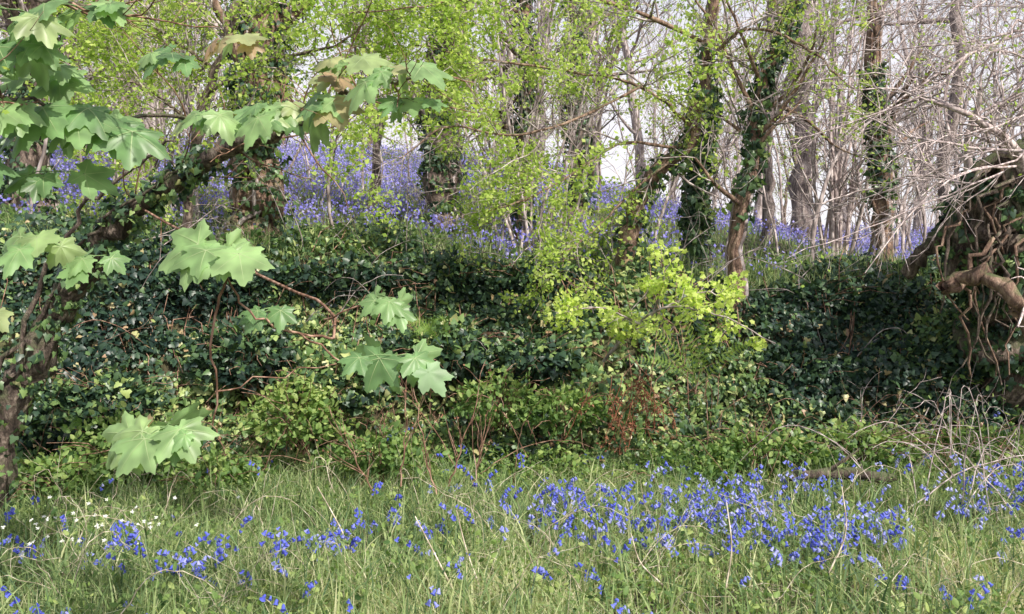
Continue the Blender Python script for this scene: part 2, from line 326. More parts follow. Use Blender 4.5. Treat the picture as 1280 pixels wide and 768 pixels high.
k = (U(0, 1, N) < dens*.72) & (y < bank_base(x)+.4)
bluebells('bluebells', x[k], y[k])

B = MB(); N = 62000; y = bank_base(0)+1.7+U(0, 1, N)**.85*26; x = U(-1, 1, N)*(.66*y+2)
k = U(0, 1, N) < np.clip((fbm(x*.5, y*.5, 71)-.3)*3.8, .04, 1)*np.clip((y-8.2)/3, .15, 1); x, y = x[k], y[k]; N = len(x)
hh = U(.12, .34, N); top = np.stack([x, y, H(x, y)+hh], -1)
for q in range(3):
    pos = top+RN(N, 3)*np.array([.03, .03, .035])-np.array([0, 0, .03*q])
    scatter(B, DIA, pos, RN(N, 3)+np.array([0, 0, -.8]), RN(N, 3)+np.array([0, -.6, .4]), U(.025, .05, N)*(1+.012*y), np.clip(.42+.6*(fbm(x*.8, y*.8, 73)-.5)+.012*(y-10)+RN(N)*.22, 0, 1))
NB = 30000; yb_ = 9+U(0, 1, NB)*22; xb_ = U(-1, 1, NB)*(.66*yb_+2)
blades(B, np.stack([xb_, yb_, H(xb_, yb_)], -1), U(.12, .3, NB), lean2(NB, .5), U(.012, .022, NB), U(.1, .7, NB), 1)
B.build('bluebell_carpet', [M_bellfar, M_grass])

B = MB(); N = 46; cx = (-2.5+RN(N)*.3); cy = 4.95+RN(N)*.28; hh = U(.18, .3, N)
c = np.stack([np.stack([cx, cy, H(cx, cy)], -1), np.stack([cx+RN(N)*.03, cy, H(cx, cy)+hh], -1)], 1)
tubes(B, c, .0015, 3, .5, 1)
for q in range(5):
    an = q/5*2*np.pi; fac = nz(np.array([0, -.6, .8])+RN(N, 3)*.3); e1 = nz(np.cross(fac, [1., 0, 0])); e2 = np.cross(fac, e1)
    scatter(B, OVAL, c[:, 1], e1*np.cos(an)+e2*np.sin(an), fac, .014, .5, 0)
B.build('stitchwort_flowers', [M_white, M_stem])

# ------------------------------------------------------------- trees
def ivy_on(B, P, R, N, sc, mat, lo=0., hi=1., puff=.08, tb=.3):
    t = U(lo, hi, N); rad0 = RN(N, 3)
    kk = (fbm(t*22, rad0[:, 0]*.6+rad0[:, 1]*.3, 13)+.35*smooth(lo, lo+.22, t) > .52); t = t[kk]; rad0 = rad0[kk]; N = len(t)
    idx = np.zeros(N, int); p, tg = at(P[None], idx, t); rr = np.interp(t, np.linspace(0, 1, len(R)), R)
    rad = nz(np.cross(tg, rad0)); pf = puff*(.2+2.0*fbm(t*14, rad[:, 0]*1.5, 3))
    pos = p+rad*(rr+pf*U(.1, 1, N))[:, None]
    scatter(B, IVY, pos, RN(N, 3)*.6+np.array([0, 0, -.8]), nz(rad+RN(N, 3)*.5), U(sc*.6, sc*1.35, N), np.clip(tb+.35*(vn(t*9, rad[:, 0]*3, 7)-.5)+RN(N)*.18, 0, .93), mat)
def tree(name, path, r0, r1, bark, n=26, limbs=6, limbL=(1., 2.2), leaf=None, leafn=0, leafsc=.047, ivy=0, ivylo=0., ivyhi=1., ivysc=.065, puff=.08, tb=.36, tmin=.4, sides=12, twig=3, up=.2, buttress=True, jit=.03, ivyroots=0, ltint=.55):
    B = MB(); P = spline(path, n, jit*min(1, r0*8)); t = np.linspace(0, 1, n)
    R = r0+(r1-r0)*t
    if buttress: R = R*(1+.6*np.exp(-t*14))
    R = R*(1+.12*RN(n))
    tubes(B, P[None], R[None], sides, .5, 0, .14)
    if limbs:
        P1, R1 = kids(P[None], R[None], limbs, limbL, 1.0, 9, .28, up, tmin, .45)
        tubes(B, P1, R1, 6, .5, 0, .08)
        P2, R2 = kids(P1, R1, 6, (limbL[0]*.4, limbL[1]*.5), .8, 7, .3, up*.5, .15, .5); tubes(B, P2, R2, 4, .5, 1)
        P3, R3 = kids(P2, np.maximum(R2, .003), twig, (.2, .6), .8, 5, .3, up*.3, .2, .6); tubes(B, P3, R3, 3, .5, 1)
        if leafn:
            for Q, m_ in ((P3, leafn), (P2, leafn)):
                p, tg = leafpts(Q, m_, .2, .045)
                kk = vn(p[:, 0]*1.6, p[:, 2]*1.6, 17) > .28; p = p[kk]; tg = tg[kk]
                scatter(B, DIA, p, tg+RN(len(p), 3)*.8, nz(RN(len(p), 3)*.6+np.array([0, -.2, .7])), U(leafsc*.6, leafsc*1.4, len(p)), np.clip(ltint+RN(len(p))*.25, 0, 1), 2)
    for q in range(ivyroots):
        ph = U(0, 6.28); tt = np.linspace(.0, U(.5, 1), 40); id0 = np.zeros(40, int); pp, tg = at(P[None], id0, tt); rr = np.interp(tt, t, R)
        an = ph+np.cumsum(RN(40)*.16); ref = nz(np.cross(tg, np.array([0.1, 1, 0.05]))); w_ = np.cross(tg, ref)
        pp = pp+(ref*np.cos(an)[:, None]+w_*np.sin(an)[:, None])*(rr*1.06)[:, None]
        tubes(B, pp[None], np.linspace(U(.012, .035), .008, 40)[None], 6, .5, 0 if q % 2 else 1, .15)
    if ivy: ivy_on(B, P, R, ivy, ivysc, 3, ivylo, ivyhi, puff, tb)
    return B.build(name, [bark, M_barkg, leaf or M_haw, M_ivy])
def up_from(u, v, y, *rest):
    x = (u-640)/1108*y; P = [np.array([x, y, float(H(x, y))-.15])]
    for (uu, vv, yy) in rest: P.append(W(uu, vv, yy))
    return P
tree('ivy_clad_tree', up_from(318, 300, 9.6, (322,230,9.7), (322,120,9.8), (335,-40,9.9), (330,-260,10)), .24, .19, M_barkw, limbs=9, limbL=(1, 2.4), leafn=7, ivy=4600, ivylo=.14, puff=.12, tb=.42, ivyroots=18)
tree('ivy_clad_tree', up_from(552, 310, 11.5, (553,240,11.5), (548,130,11.6), (565,-20,11.6), (560,-200,11.7)), .2, .15, M_bark, limbs=9, limbL=(1, 2.4), leafn=7, ivy=3600, ivylo=.12, puff=.09, tb=.38, ivyroots=9)
tree('ivy_clad_tree', up_from(722, 300, 13, (722,200,13), (715,90,13), (722,-60,13), (720,-220,13)), .13, .1, M_bark, limbs=8, limbL=(1, 2), leafn=7, ivy=3000, ivylo=.1, puff=.1, tb=.4)
tree('ivy_clad_tree', up_from(45, 300, 10.5, (40,180,10.5), (52,60,10.5), (45,-100,10.6)), .2, .15, M_bark, limbs=9, leafn=7, ivy=3000, ivylo=.03, puff=.1, tb=.4, ivyroots=7)
tree('ivy_clad_tree', up_from(918, 380, 8.3, (922,290,8.4), (940,200,8.5), (945,120,8.6), (985,20,8.6), (1020,-120,8.7)), .065, .045, M_barkw, limbs=9, limbL=(.7, 1.8), leafn=4, ivy=1300, ivylo=.2, puff=.06, tb=.42, tmin=.25, ivyroots=6)
tree('ivy_clad_tree', up_from(872, 330, 9.6, (868,250,9.6), (880,150,9.6), (885,40,9.6), (900,-120,9.6)), .05, .035, M_bark, limbs=7, limbL=(.6, 1.6), leafn=6, ivy=2800, ivylo=.02, ivyhi=.6, puff=.11, tb=.42, tmin=.3, ivyroots=3)
tree('ivy_clad_tree', up_from(1103, 330, 10.5, (1102,260,10.5), (1098,190,10.5), (1085,90,10.5), (1100,-80,10.5)), .11, .06, M_barkw, limbs=8, leafn=2, ivy=1500, ivylo=.2, ivyhi=.75, puff=.06, tb=.42, ivyroots=9)
tree('beech_tree', up_from(172, 290, 14, (172,180,14), (165,60,14), (175,-150,14)), .17, .13, M_barkg2, limbs=9, leafn=8)
tree('beech_tree', up_from(1003, 330, 15, (1005,200,15), (1000,80,15), (1010,-150,15)), .17, .13, M_barkg2, limbs=7, leafn=2)
tree('ash_tree', up_from(463, 310, 12.5, (468,240,12.5), (475,150,12.5), (460,40,12.5), (480,-120,12.5)), .07, .05, M_barkg2, limbs=9, leafn=8)
tree('ash_tree', up_from(655, 320, 12, (650,200,12), (660,90,12), (640,-60,12)), .09, .06, M_barkw, limbs=9, leafn=7, ivy=1800)
tree('ash_tree', up_from(960, 320, 13, (958,200,13), (966,90,13), (950,-90,13)), .08, .06, M_barkg2, limbs=6, leafn=2)
tree('ash_tree', up_from(1190, 320, 13, (1180,200,13), (1195,90,13), (1180,-90,13)), .1, .07, M_barkg2, limbs=6, leafn=2)

def custom(name, mains, bark, twigm, leafm, per1=7, L1=(.5, 1.2), per2=6, L2=(.2, .5), leafn=6, leafsc=.032, T=DIA, ltint=.5, patch=.25, per3=3, up=.1, sides=9, ivy=0, droop=0, wander=.3, lz=.7):
    B = MB()
    for path, r0, r1, a_ in mains:
        P = spline(path, 22, min(r0*.35, .03))[None]; R = np.linspace(r0, r1, 22)[None]*(1+.14*RN(1, 22)); tubes(B, P, R, sides, .5, 0, .12)
        if ivy and r0 > .05: ivy_on(B, P[0], R[0], ivy, .055, 3, 0, .8, .07, .42)
        if a_ <= 0: continue
        P1, R1 = kids(P, np.clip(R, .004, .03), int(per1*a_), L1, .95, 8, wander, up, .12, .55); tubes(B, P1, R1, 5, .5, 1)
        P2, R2 = kids(P1, np.maximum(R1, .003), per2, L2, .85, 6, wander, up*.5-droop, .1, .6); tubes(B, P2, R2, 3, .5, 1)
        sets = [P1, P2]
        if per3:
            P3, R3 = kids(P2, np.maximum(R2, .002), per3, (L2[0]*.5, L2[1]*.6), .8, 4, wander, -droop, .2, .7); tubes(B, P3, R3, 3, .5, 1); sets.append(P3)
        if leafn:
            for Q in sets:
                p, tg = leafpts(Q, leafn, .15, .028); kk = vn(p[:, 0]*2+p[:, 1], p[:, 2]*2, 19) > patch; p = p[kk]; tg = tg[kk]
                scatter(B, T, p, tg+RN(len(p), 3)*.8, nz(RN(len(p), 3)*.6+np.array([0, -.25, lz])), U(leafsc*.6, leafsc*1.4, len(p)), np.clip(ltint+RN(len(p))*.24, 0, 1), 2)
    return B.build(name, [bark, twigm, leafm, M_ivy])
custom('hawthorn_tree', [
    (up_from(778, 350, 8.9, (790,290,8.8), (820,215,8.7), (868,165,8.6), (885,60,8.6), (900,-80,8.6)), .095, .045, 1),
    ([W(868,165,8.6), W(800,110,8.2), W(700,90,7.9), W(600,75,7.6), W(520,60,7.5)], .02, .005, 2.4),
    ([W(850,185,8.6), W(780,180,8.0), W(720,215,7.7), W(660,250,7.5), W(600,265,7.4)], .018, .005, 2.2),
    ([W(885,60,8.6), W(800,20,8), W(680,-10,7.6), W(540,10,7.4), W(430,20,7.3)], .02, .005, 2.6),
    ([W(840,200,8.6), W(790,240,8.1), W(740,290,7.8), W(700,320,7.6)], .014, .005, 1.2),
    ([W(800,110,8.2), W(720,150,7.6), W(640,170,7.3), W(560,160,7.1), W(500,200,7)], .014, .005, 2),
    ([W(880,80,8.6), W(930,40,8.2), W(1000,60,8), W(1060,110,7.9)], .02, .006, 1)],
    M_barkw, M_barkg, M_haw, per1=8, leafn=10, leafsc=.038, ltint=.6, patch=.36, ivy=700)
custom('hawthorn_tree', [
    (up_from(230, 330, 8.8, (240,240,8.7), (260,120,8.4), (300,20,8.2), (330,-120,8)), .05, .03, 1.7),
    ([W(260,120,8.4), W(330,80,8), W(420,60,7.7), W(470,20,7.6)], .018, .006, 2.2),
    ([W(300,20,8.2), W(380,-10,8), W(470,0,7.7), W(560,-10,7.6)], .018, .006, 2.2),
    ([W(250,160,8.5), W(180,110,8.2), W(100,90,8)], .018, .006, 2),
    ([W(270,90,8.4), W(200,40,8.2), W(120,20,8)], .018, .006, 2),
    ([W(240,250,8.7), W(200,230,8.3), W(140,250,8)], .014, .005, 1.2)],
    M_bark, M_barkg, M_haw, leafn=10, leafsc=.038, ltint=.55, patch=.33)
custom('hawthorn_sapling', [
    ([W(755,452,7.2), W(790,412,6.8), W(830,385,6.5), W(890,392,6.3), W(970,430,6.2)], .014, .004, 2.6),
    ([W(815,395,6.6), W(830,350,6.5), W(825,310,6.5)], .008, .003, 1.6),
    ([W(800,405,6.7), W(750,385,6.5), W(695,392,6.4)], .008, .003, 1.6),
    ([W(830,385,6.5), W(880,365,6.4), W(915,380,6.4)], .007, .003, 1.2)],
    M_barkg, M_barkg, M_haw, per1=6, L1=(.1, .28), per2=4, L2=(.05, .14), leafn=8, leafsc=.042, T=HAW, ltint=.9, patch=.0, per3=0)

# leaning sycamore
th = np.linspace(-math.pi, math.pi, 61)[:-1]
def lobes(t):
    r = .34+0*t
    for c, l, w_ in ((0, 1., .62), (.9, .9, .6), (-.9, .9, .6), (1.85, .62, .6), (-1.85, .62, .6)):
        dd = np.abs((t-c+np.pi) % (2*np.pi)-np.pi); r = np.maximum(r, l*(1-.54*np.clip(dd/w_, 0, 1.2)**1.0))
    r = np.where(np.abs(t) > 2.75, .14, r); return r*(1+.05*np.sign(np.sin(t*24)))
ro = lobes(th); vs = [[0, 0, 0]]
for f_ in (.35, .7, 1.):
    rr = ro*f_
    for q in range(60): vs.append([math.sin(th[q])*rr[q], math.cos(th[q])*rr[q], -.28*rr[q]**2+.05*math.cos(th[q]*6.8)*rr[q]])
vs = np.array(vs); q = np.arange(60); q2 = (q+1) % 60
SF = [np.stack([0*q, 1+q2, 1+q], -1), np.concatenate([np.stack([1+k*60+q, 1+k*60+q2, 61+k*60+q2, 61+k*60+q], -1) for k in range(2)])]
vv = []; vf = []
for c, l in ((0, .93), (.9, .8), (-.9, .8), (1.85, .5), (-1.85, .5)):
    b0 = len(vv); dx_, dy_ = math.sin(c), math.cos(c)
    for k in range(5):
        r_ = l*k/4; w_ = .010*(1-k/4.6); zz = -.28*r_**2+.05*math.cos(c*6.8)*r_+.006
        vv += [[dx_*r_-dy_*w_, dy_*r_+dx_*w_, zz], [dx_*r_+dy_*w_, dy_*r_-dx_*w_, zz]]
    for k in range(4): vf.append([b0+2*k, b0+2*k+1, b0+2*k+3, b0+2*k+2])
vv = np.array(vv); vf = np.array(vf)
B = MB()
P = spline([np.array([-3.45, 5.6, -.1]), W(30,470,5.6), W(95,350,5.5), W(160,272,5.3), W(235,215,5.1), W(300,182,4.9), W(370,160,4.7)], 44, .018)
R = np.linspace(.105, .026, 44)*(1+.16*RN(44)); R[:4] *= [1.6, 1.35, 1.2, 1.1]; tubes(B, P[None], R[None], 16, .5, 0, .16)
for q in range(4):
    off = RN(3)*.06; Pq = P[:30]+off+np.cumsum(RN(30, 3)*.008, 0); tubes(B, Pq[None], np.linspace(.018, .008, 30)[None], 6, .5, 0, .12)
ivy_on(B, P, R, 1300, .045, 5, .0, .75, .06, .45)
Q = spline([W(365,162,4.7), W(410,135,4.4), W(470,108,4.1), W(545,92,3.9)], 16, .015)[None]; tubes(B, Q, np.linspace(.022, .005, 16)[None], 7, .5, 0, .1)
Q2 = spline([W(300,182,4.9), W(230,150,4.3), W(120,150,3.7), W(20,120,3.3), W(-120,100,3.1)], 20, .012)[None]; tubes(B, Q2, np.linspace(.012, .005, 20)[None], 6, .5, 0, .1)
Q3 = spline([W(-180,-80,3.6), W(-40,-30,3.4), W(80,5,3.3), W(160,20,3.3)], 16, .01)[None]; tubes(B, Q3, np.linspace(.016, .005, 16)[None], 6, .5, 0, .1)
Q4 = spline([W(180,262,5.2), W(300,330,4.2), W(400,375,3.5), W(415,420,3.2), W(360,415,3.1), W(310,390,3.0), W(284,347,3.0)], 26, .008)[None]
tubes(B, Q4, np.linspace(.007, .0035, 26)[None], 6, .5, 1)
Q5 = spline([W(284,347,3.0), W(270,385,3.0), W(264,440,3.0), W(268,490,3.05), W(264,532,3.1)], 14, .004)[None]; tubes(B, Q5, np.linspace(.005, .003, 14)[None], 6, .5, 1)
Q6 = spline([W(405,400,3.3), W(440,385,3.2), W(490,380,3.2)], 8, .004)[None]; tubes(B, Q6, np.linspace(.004, .003, 8)[None], 5, .5, 1)
Q7 = spline([W(360,415,3.1), W(400,430,3.1), W(430,455,3.1), W(490,450,3.1)], 10, .004)[None]; tubes(B, Q7, np.linspace(.004, .003, 10)[None], 5, .5, 1)
Q8 = spline([W(268,490,3.05), W(330,470,3.1), W(420,455,3.3)], 9, .008)[None]; tubes(B, Q8, np.linspace(.003, .002, 9)[None], 5, .5, 1)
for Qx, m_ in ((P[None][:, 18:], 12), (Q, 8), (Q2, 12), (Q3, 8)):
    P1, R1 = kids(Qx, np.full(Qx.shape[:2], .009), m_, (.3, .9), .9, 7, .3, .1, .1, .6); tubes(B, P1, R1, 4, .5, 1)
    P2, R2 = kids(P1, R1, 4, (.1, .3), .9, 5, .3, .1, .3, .6); tubes(B, P2, R2, 3, .5, 1)
    p, tg = leafpts(P2, 3); kk = U(0, 1, len(p)) < .35; p = p[kk]; scatter(B, HAW, p, RN(len(p), 3), nz(RN(len(p), 3)*.5+np.array([0, -.2, .8])), U(.02, .05, len(p)), U(.2, .9, len(p)), 6)
def sleaf(o, dr, nn, size, tint):
    Rm = frames(np.array([dr]), np.array([nn])); fl = np.array([1+.12*RN(), 1+.1*RN(), 1+.5*RN()])
    inst(B, vs*fl, SF, np.array([o]), Rm, size, tint, 2); inst(B, vv*fl, vf, np.array([o]), Rm, size, .5, 3)
def cluster(u, v, y, spx, n, tint, face=.6, az0=None):
    c = W(u, v, y); s = spx/1108*y
    for k in range(n):
        an = (az0 if az0 is not None else U(0, 6.28))*(k == 0)+(k*2*np.pi/n)+U(-.35, .35)
        hd = np.array([math.cos(an), -abs(math.sin(an))*.5 if k % 2 else math.sin(an)*.6, -.35+U(-.2, .2)]); hd /= np.linalg.norm(hd)
        pet = s*U(.3, 1.0); o = c+hd*pet+np.array([0, 0, .15*s])
        tubes(B, np.stack([c, c+hd*pet*.5+np.array([0, 0, .12*s]), o])[None], .002, 4, .4, 4)
        nn = np.array([hd[0]*.35, -face, 1.])+RN(3)*.2
        sleaf(o, hd+np.array([0, -.2, -.55])+RN(3)*.18, nn, s*U(.6, 1.05), float(np.clip(tint+RN()*.15, 0, 1)))
for a_ in [(275,310,3.0,66,7,.62,1.4), (352,385,3.1,42,3,.35,1.6), (496,445,3.1,56,6,.42,1.4), (485,372,3.2,36,5,.5,1.3), (205,535,3.1,60,7,.7,1.3), (258,535,3.1,36,3,.75,1.2),
           (95,140,3.5,66,7,.5,.7), (150,150,3.6,54,5,.4,.7), (35,60,3.3,60,7,.5,.6), (10,130,3.3,56,6,.5,.7), (45,298,3.3,45,5,.7,1.2), (120,15,3.3,60,6,.65,.5), (15,15,3.2,66,7,.6,.5), (80,90,3.6,50,5,.75,.7),
           (500,90,3.9,50,7,.65,.6), (445,80,4.,45,6,.75,.5), (410,125,4.1,45,6,.5,.7), (350,135,4.3,42,6,.55,.7), (520,125,3.9,36,5,.45,.8), (330,140,4.6,40,5,.5,.7), (300,50,3.9,40,5,.85,.5), (120,320,3.4,36,4,.5,1.), (5,390,3.2,42,3,.6,1.),
           (60,215,3.5,45,4,.4,.8), (215,70,3.8,40,5,.5,.5), (-60,60,3.3,80,5,.5,.5), (-40,200,3.3,70,5,.5,.5), (420,95,4.2,36,4,.9,.5), (260,145,4.3,36,5,.6,.7)]:
    cluster(*a_[:6], face=a_[6])
B.build('sycamore_tree', [M_barkm, M_twigr, M_syc, M_vein, M_stem, M_ivy, M_haw], True)

# gnarled tree at right
B = MB()
def tb(path, r0, r1, n=24, s=14, m=0, rough=.14, jit=.02):
    P = spline(path, n, jit); R = np.linspace(r0, r1, n)*(1+.12*RN(n)); tubes(B, P[None], R[None], s, .5, m, rough); return P, R
Pg, Rg = tb([np.array([4.7, 7.9, 0.0]), W(1275,450,7.7), W(1262,370,7.5), W(1235,300,7.3), W(1262,238,7.1), W(1330,180,6.9), W(1430,60,6.8), W(1500,-150,6.8)], .36, .2, 40, 18)
tb([W(1262,238,7.1), W(1225,225,7.2), W(1190,280,7.35), W(1165,305,7.4), W(1130,345,7.6)], .13, .05)
tb([W(1250,330,7.2), W(1215,348,6.9), W(1180,358,6.7)], .06, .045, 14, 10, 1)
tb([W(1182,358,6.75), W(1215,343,6.6), W(1250,350,6.45), W(1275,385,6.4), W(1300,440,6.5), W(1330,520,6.8)], .045, .065, 24, 10, 1)
tb([W(1300,190,6.9), W(1240,205,7.), W(1212,245,7.1), W(1200,300,7.2), W(1190,345,7.3)], .07, .05, 20, 10)
for q in range(18):
    u0 = 1200+U(0, 75); v0 = U(210, 330); tb([W(u0+40, v0-40, 7.), W(u0, v0, 6.85), W(u0-15+U(-25, 25), v0+60, 6.9), W(u0+U(-40, 30), v0+130+U(0, 60), 7.1)], U(.01, .026), .006, 16, 6, 1 if q % 3 == 0 else 0, .15, .03)
ivy_on(B, Pg, Rg, 4500, .06, 3, .05, .6, .09, .4)
P1, R1 = kids(Pg[None], Rg[None], 12, (1.2, 2.8), 1.1, 10, .22, .05, .45, .16); tubes(B, P1, R1, 5, .5, 2)
P2, R2 = kids(P1, R1, 8, (.4, 1.3), .8, 7, .3, 0, .1, .5); tubes(B, P2, R2, 4, .5, 2)
P3, R3 = kids(P2, np.maximum(R2, .003), 3, (.2, .6), .8, 5, .3, 0, .2, .6); tubes(B, P3, R3, 3, .5, 2)
p, tg = leafpts(P3, 3); kk = vn(p[:, 0]*1.5, p[:, 2]*1.5, 5) > .45; p = p[kk]
scatter(B, DIA, p, RN(len(p), 3), nz(RN(len(p), 3)+np.array([0, 0, .7])), U(.02, .045, len(p)), U(.2, 1, len(p)), 4)
B.build('gnarled_tree', [M_barkm, M_barkw, M_twig, M_ivy, M_haw])

B = MB(); N = 42
s0 = np.array([W(U(1180, 1420), U(-160, 230), U(5.8, 8)) for _ in range(N)])
d = nz(np.stack([-U(.6, 1.2, N), RN(N)*.3, U(-.4, .35, N)], -1)); pts = [s0]; p_ = s0.copy()
Lb = U(1., 2.4, N)
for k in range(11):
    d = nz(d+RN(N, 3)*.15+np.array([0, 0, -.04])); p_ = p_+d*(Lb/11)[:, None]; pts.append(p_)
P0 = np.stack(pts, 1); R0 = np.linspace(.010, .003, 12)[None]*U(.6, 1.3, (N, 1)); tubes(B, P0, R0, 5, .5, 0)
P1, R1 = kids(P0, R0, 8, (.3, .9), .8, 8, .3, -.03, .05, .6); tubes(B, P1, R1, 4, .5, 0)
P2, R2 = kids(P1, np.maximum(R1, .002), 4, (.12, .45), .8, 6, .32, -.03, .1, .7); tubes(B, P2, np.maximum(R2, .0014), 3, .5, 0)
p, tg = leafpts(P2, 2); kk = vn(p[:, 0]*1.7, p[:, 2]*1.7, 5) > .45; p = p[kk]
scatter(B, DIA, p, RN(len(p), 3), nz(RN(len(p), 3)+np.array([0, 0, .7])), U(.018, .036, len(p)), U(.2, .8, len(p)), 1)
B.build('blackthorn_thicket', [M_twig, M_haw])

def stems(name, xs_, ys_, Hm, r, bark, leafn, spread=.12, wander=.1, per=5, lsc=.05):
    B = MB(); N = len(xs_); p_ = np.stack([xs_, ys_, H(xs_, ys_)-.05], -1); d = nz(np.stack([RN(N)*spread, RN(N)*spread, np.ones(N)], -1)); pts = [p_]; hh = U(Hm[0], Hm[1], N)
    for k in range(11): d = nz(d+RN(N, 3)*wander*np.array([1, 1, .2])+np.array([0, 0, .02])); p_ = p_+d*(hh/11)[:, None]; pts.append(p_)
    P0 = np.stack(pts, 1); R0 = U(r[0], r[1], (N, 1))*np.linspace(1, .4, 12)[None]; tubes(B, P0, R0, 6, .5, 0, .05)
    P1, R1 = kids(P0, R0, per*2, (.4, 1.3), .7, 7, .22, .2, .15, .5); tubes(B, P1, R1, 4, .5, 0)
    P2, R2 = kids(P1, np.maximum(R1, .003), 4, (.2, .6), .8, 5, .28, .1, .15, .7); tubes(B, P2, R2, 3, .5, 0)
    if leafn:
        p, tg = leafpts(P2, leafn, .1, .04); kk = (vn(p[:, 0]*1.1, p[:, 2]*1.1, 29) > .38) & (U(0, 1, len(p)) < 1-.75*smooth(.14, .35, p[:, 0]/p[:, 1])); p = p[kk]
        scatter(B, DIA, p, RN(len(p), 3), nz(RN(len(p), 3)*.7+np.array([0, 0, .7])), U(lsc*.5, lsc*1.2, len(p)), U(.1, .95, len(p)), 1)
    B.build(name, [bark, M_haw])
n_ = 16; stems('hazel_coppice', 4.1+RN(n_)*.14, 11.5+RN(n_)*.14, (3, 5), (.016, .03), M_twig, 0, .16, .05)
n_ = 12; stems('hazel_coppice', .25+RN(n_)*.2, 10.8+RN(n_)*.14, (3, 5), (.014, .026), M_barkg, 6, .16, .06)
n_ = 12; stems('hazel_coppice', -4.3+RN(n_)*.3, 10.6+RN(n_)*.14, (3, 5), (.014, .026), M_barkg, 6, .16, .06)
n_ = 70; yy = U(9.4, 20, n_); stems('undergrowth_saplings', U(-.62, .62, n_)*yy, yy, (2.2, 5.5), (.008, .03), M_barkg, 4, .2, .12, 4)

par = bpy.data.objects.new('distant_trees', None); bpy.context.scene.collection.objects.link(par)
meshes = []
for q in range(6):
    B = MB(); hgt = U(9, 13); n_ = 16; P = spline([np.zeros(3), np.array([RN()*.2, RN()*.2, hgt*.3]), np.array([RN()*.4, RN()*.4, hgt*.6]), np.array([RN()*.7, RN()*.7, hgt])], n_, .04); R = np.linspace(U(.1, .18), .03, n_)
    tubes(B, P[None], R[None], 8, .5, 0, .08)
    P1, R1 = kids(P[None], R[None], 16, (1.5, 3.6), .85, 9, .22, .25, .1, .45); tubes(B, P1, R1, 4, .5, 0)
    P2, R2 = kids(P1, R1, 6, (.6, 1.8), .75, 6, .26, .15, .1, .5); tubes(B, P2, np.maximum(R2, .007), 3, .5, 0)
    P3, R3 = kids(P2, np.maximum(R2, .008), 3, (.3, .9), .75, 4, .26, .1, .1, .7); tubes(B, P3, np.maximum(R3, .006), 3, .5, 0)
    if q % 3 != 2:
        p, tg = leafpts(P3, 6, .2, .07); kk = vn(p[:, 0]*.8, p[:, 2]*.8, q) > .38; p = p[kk]
        scatter(B, DIA, p, RN(len(p), 3), nz(RN(len(p), 3)*.7+np.array([0, 0, .7])), U(.05, .1, len(p)), U(.2, .95, len(p)), 1)
    ob = B.build('woodland_tree_%d' % q, [[M_barkg, M_bark, M_barkg][q % 3], M_haw], True, par); meshes.append(ob.data)
    yy = U(16, 30); xx = U(-.5, .5)*yy; ob.location = (xx, yy, float(H(xx, yy))-.2)
for q in range(72):
    yy = 15+U(0, 1)**.8*40; fx = U(-.7, .7); xx = fx*yy
    mi_ = int(U(0, 6))
    if fx > .12 and U(0, 1) < .6: mi_ = [2, 5][q % 2]
    if fx < 0 and U(0, 1) < .6: mi_ = [0, 1, 3, 4][q % 4]
    ob = bpy.data.objects.new('woodland_tree', meshes[mi_]); bpy.context.scene.collection.objects.link(ob); ob.parent = par
    ob.location = (xx, yy, float(H(xx, yy))-.25); ob.rotation_euler = (RN()*.05, RN()*.05, U(0, 6.28)); s = U(.6, 1.2); ob.scale = (s, s, s*U(.9, 1.2))

# ------------------------------------------------------------- fern, bracken, sticks
B = MB()
def frond(o, tip, arch, wmax, tint, n=24, mat=0):
    P = spline([o, (o+tip)/2+np.array([0, -.03, arch]), tip], n); tg = nz(np.gradient(P, axis=0)); tubes(B, P[None], np.linspace(.0035, .001, n)[None], 4, tint*.6, mat)
    vdir = np.array([0.05, -.95, .35])+RN(3)*.15; sd = nz(np.cross(tg, vdir)); up_ = nz(np.cross(sd, tg))
    up_ = up_*np.sign(np.sum(up_*vdir, -1, keepdims=True))
    for sg in (-1, 1):
        for k in range(3, n):
            t = k/n; l = (wmax*math.sin(min(1, (t*1.1)**.75)*math.pi)**.7+.006)*U(.85, 1.1); m_ = 8; f = np.linspace(.06, 1, m_)
            pp = P[k]+sd[k]*sg*(l*f)[:, None]+tg[k]*(l*f*.45)[:, None]-up_[k]*(l*U(.1, .4)*f**2)[:, None]
            ax = nz(sd[k]*sg+tg[k]*.4)
            dr = np.repeat(np.cross(up_[k], ax)[None], m_, 0)
            for s2 in (-1, 1): scatter(B, DIA, pp, dr*s2+ax*.5, np.repeat(up_[k:k+1], m_, 0), l*.15*(1.15-f)+.002, np.clip(tint+RN(m_)*.08+.1*RN(), 0, 1), mat)
o = W(868, 478, 6.6)
for (u, v, y, ar, w_, tn) in [(848,362,6.15,.03,.075,1.), (915,385,6.0,.06,.07,.75), (800,402,6.1,.06,.07,.85), (950,425,6.1,.08,.06,.9), (785,450,6.2,.08,.055,.5), (890,368,6.4,.03,.07,.45)]:
    frond(o+RN(3)*.02, W(u, v, y), ar, w_, tn, 21)
B.build('fern', [M_fern])
B = MB()
for q in range(5):
    o2 = W(U(520, 560), 430, 6.8); frond(o2, o2+np.array([U(-.3, .3), -U(.1, .3), U(.05, .25)]), .08, .05, .4, 18)
B.build('fern', [M_fern])
B = MB(); n_ = 16; o = np.array([W(795+RN()*22, 475+RN()*12, 6.8) for _ in range(n_)]); pts = [o]; d = nz(RN(n_, 3)*.5+np.array([0, -.5, -.5]))
for k in range(7): d = nz(d+RN(n_, 3)*.2+np.array([0, 0, -.15])); pts.append(pts[-1]+d*.07)
P0 = np.stack(pts, 1); R0 = np.full((n_, 8), .003); tubes(B, P0, R0, 4, .4, 0)
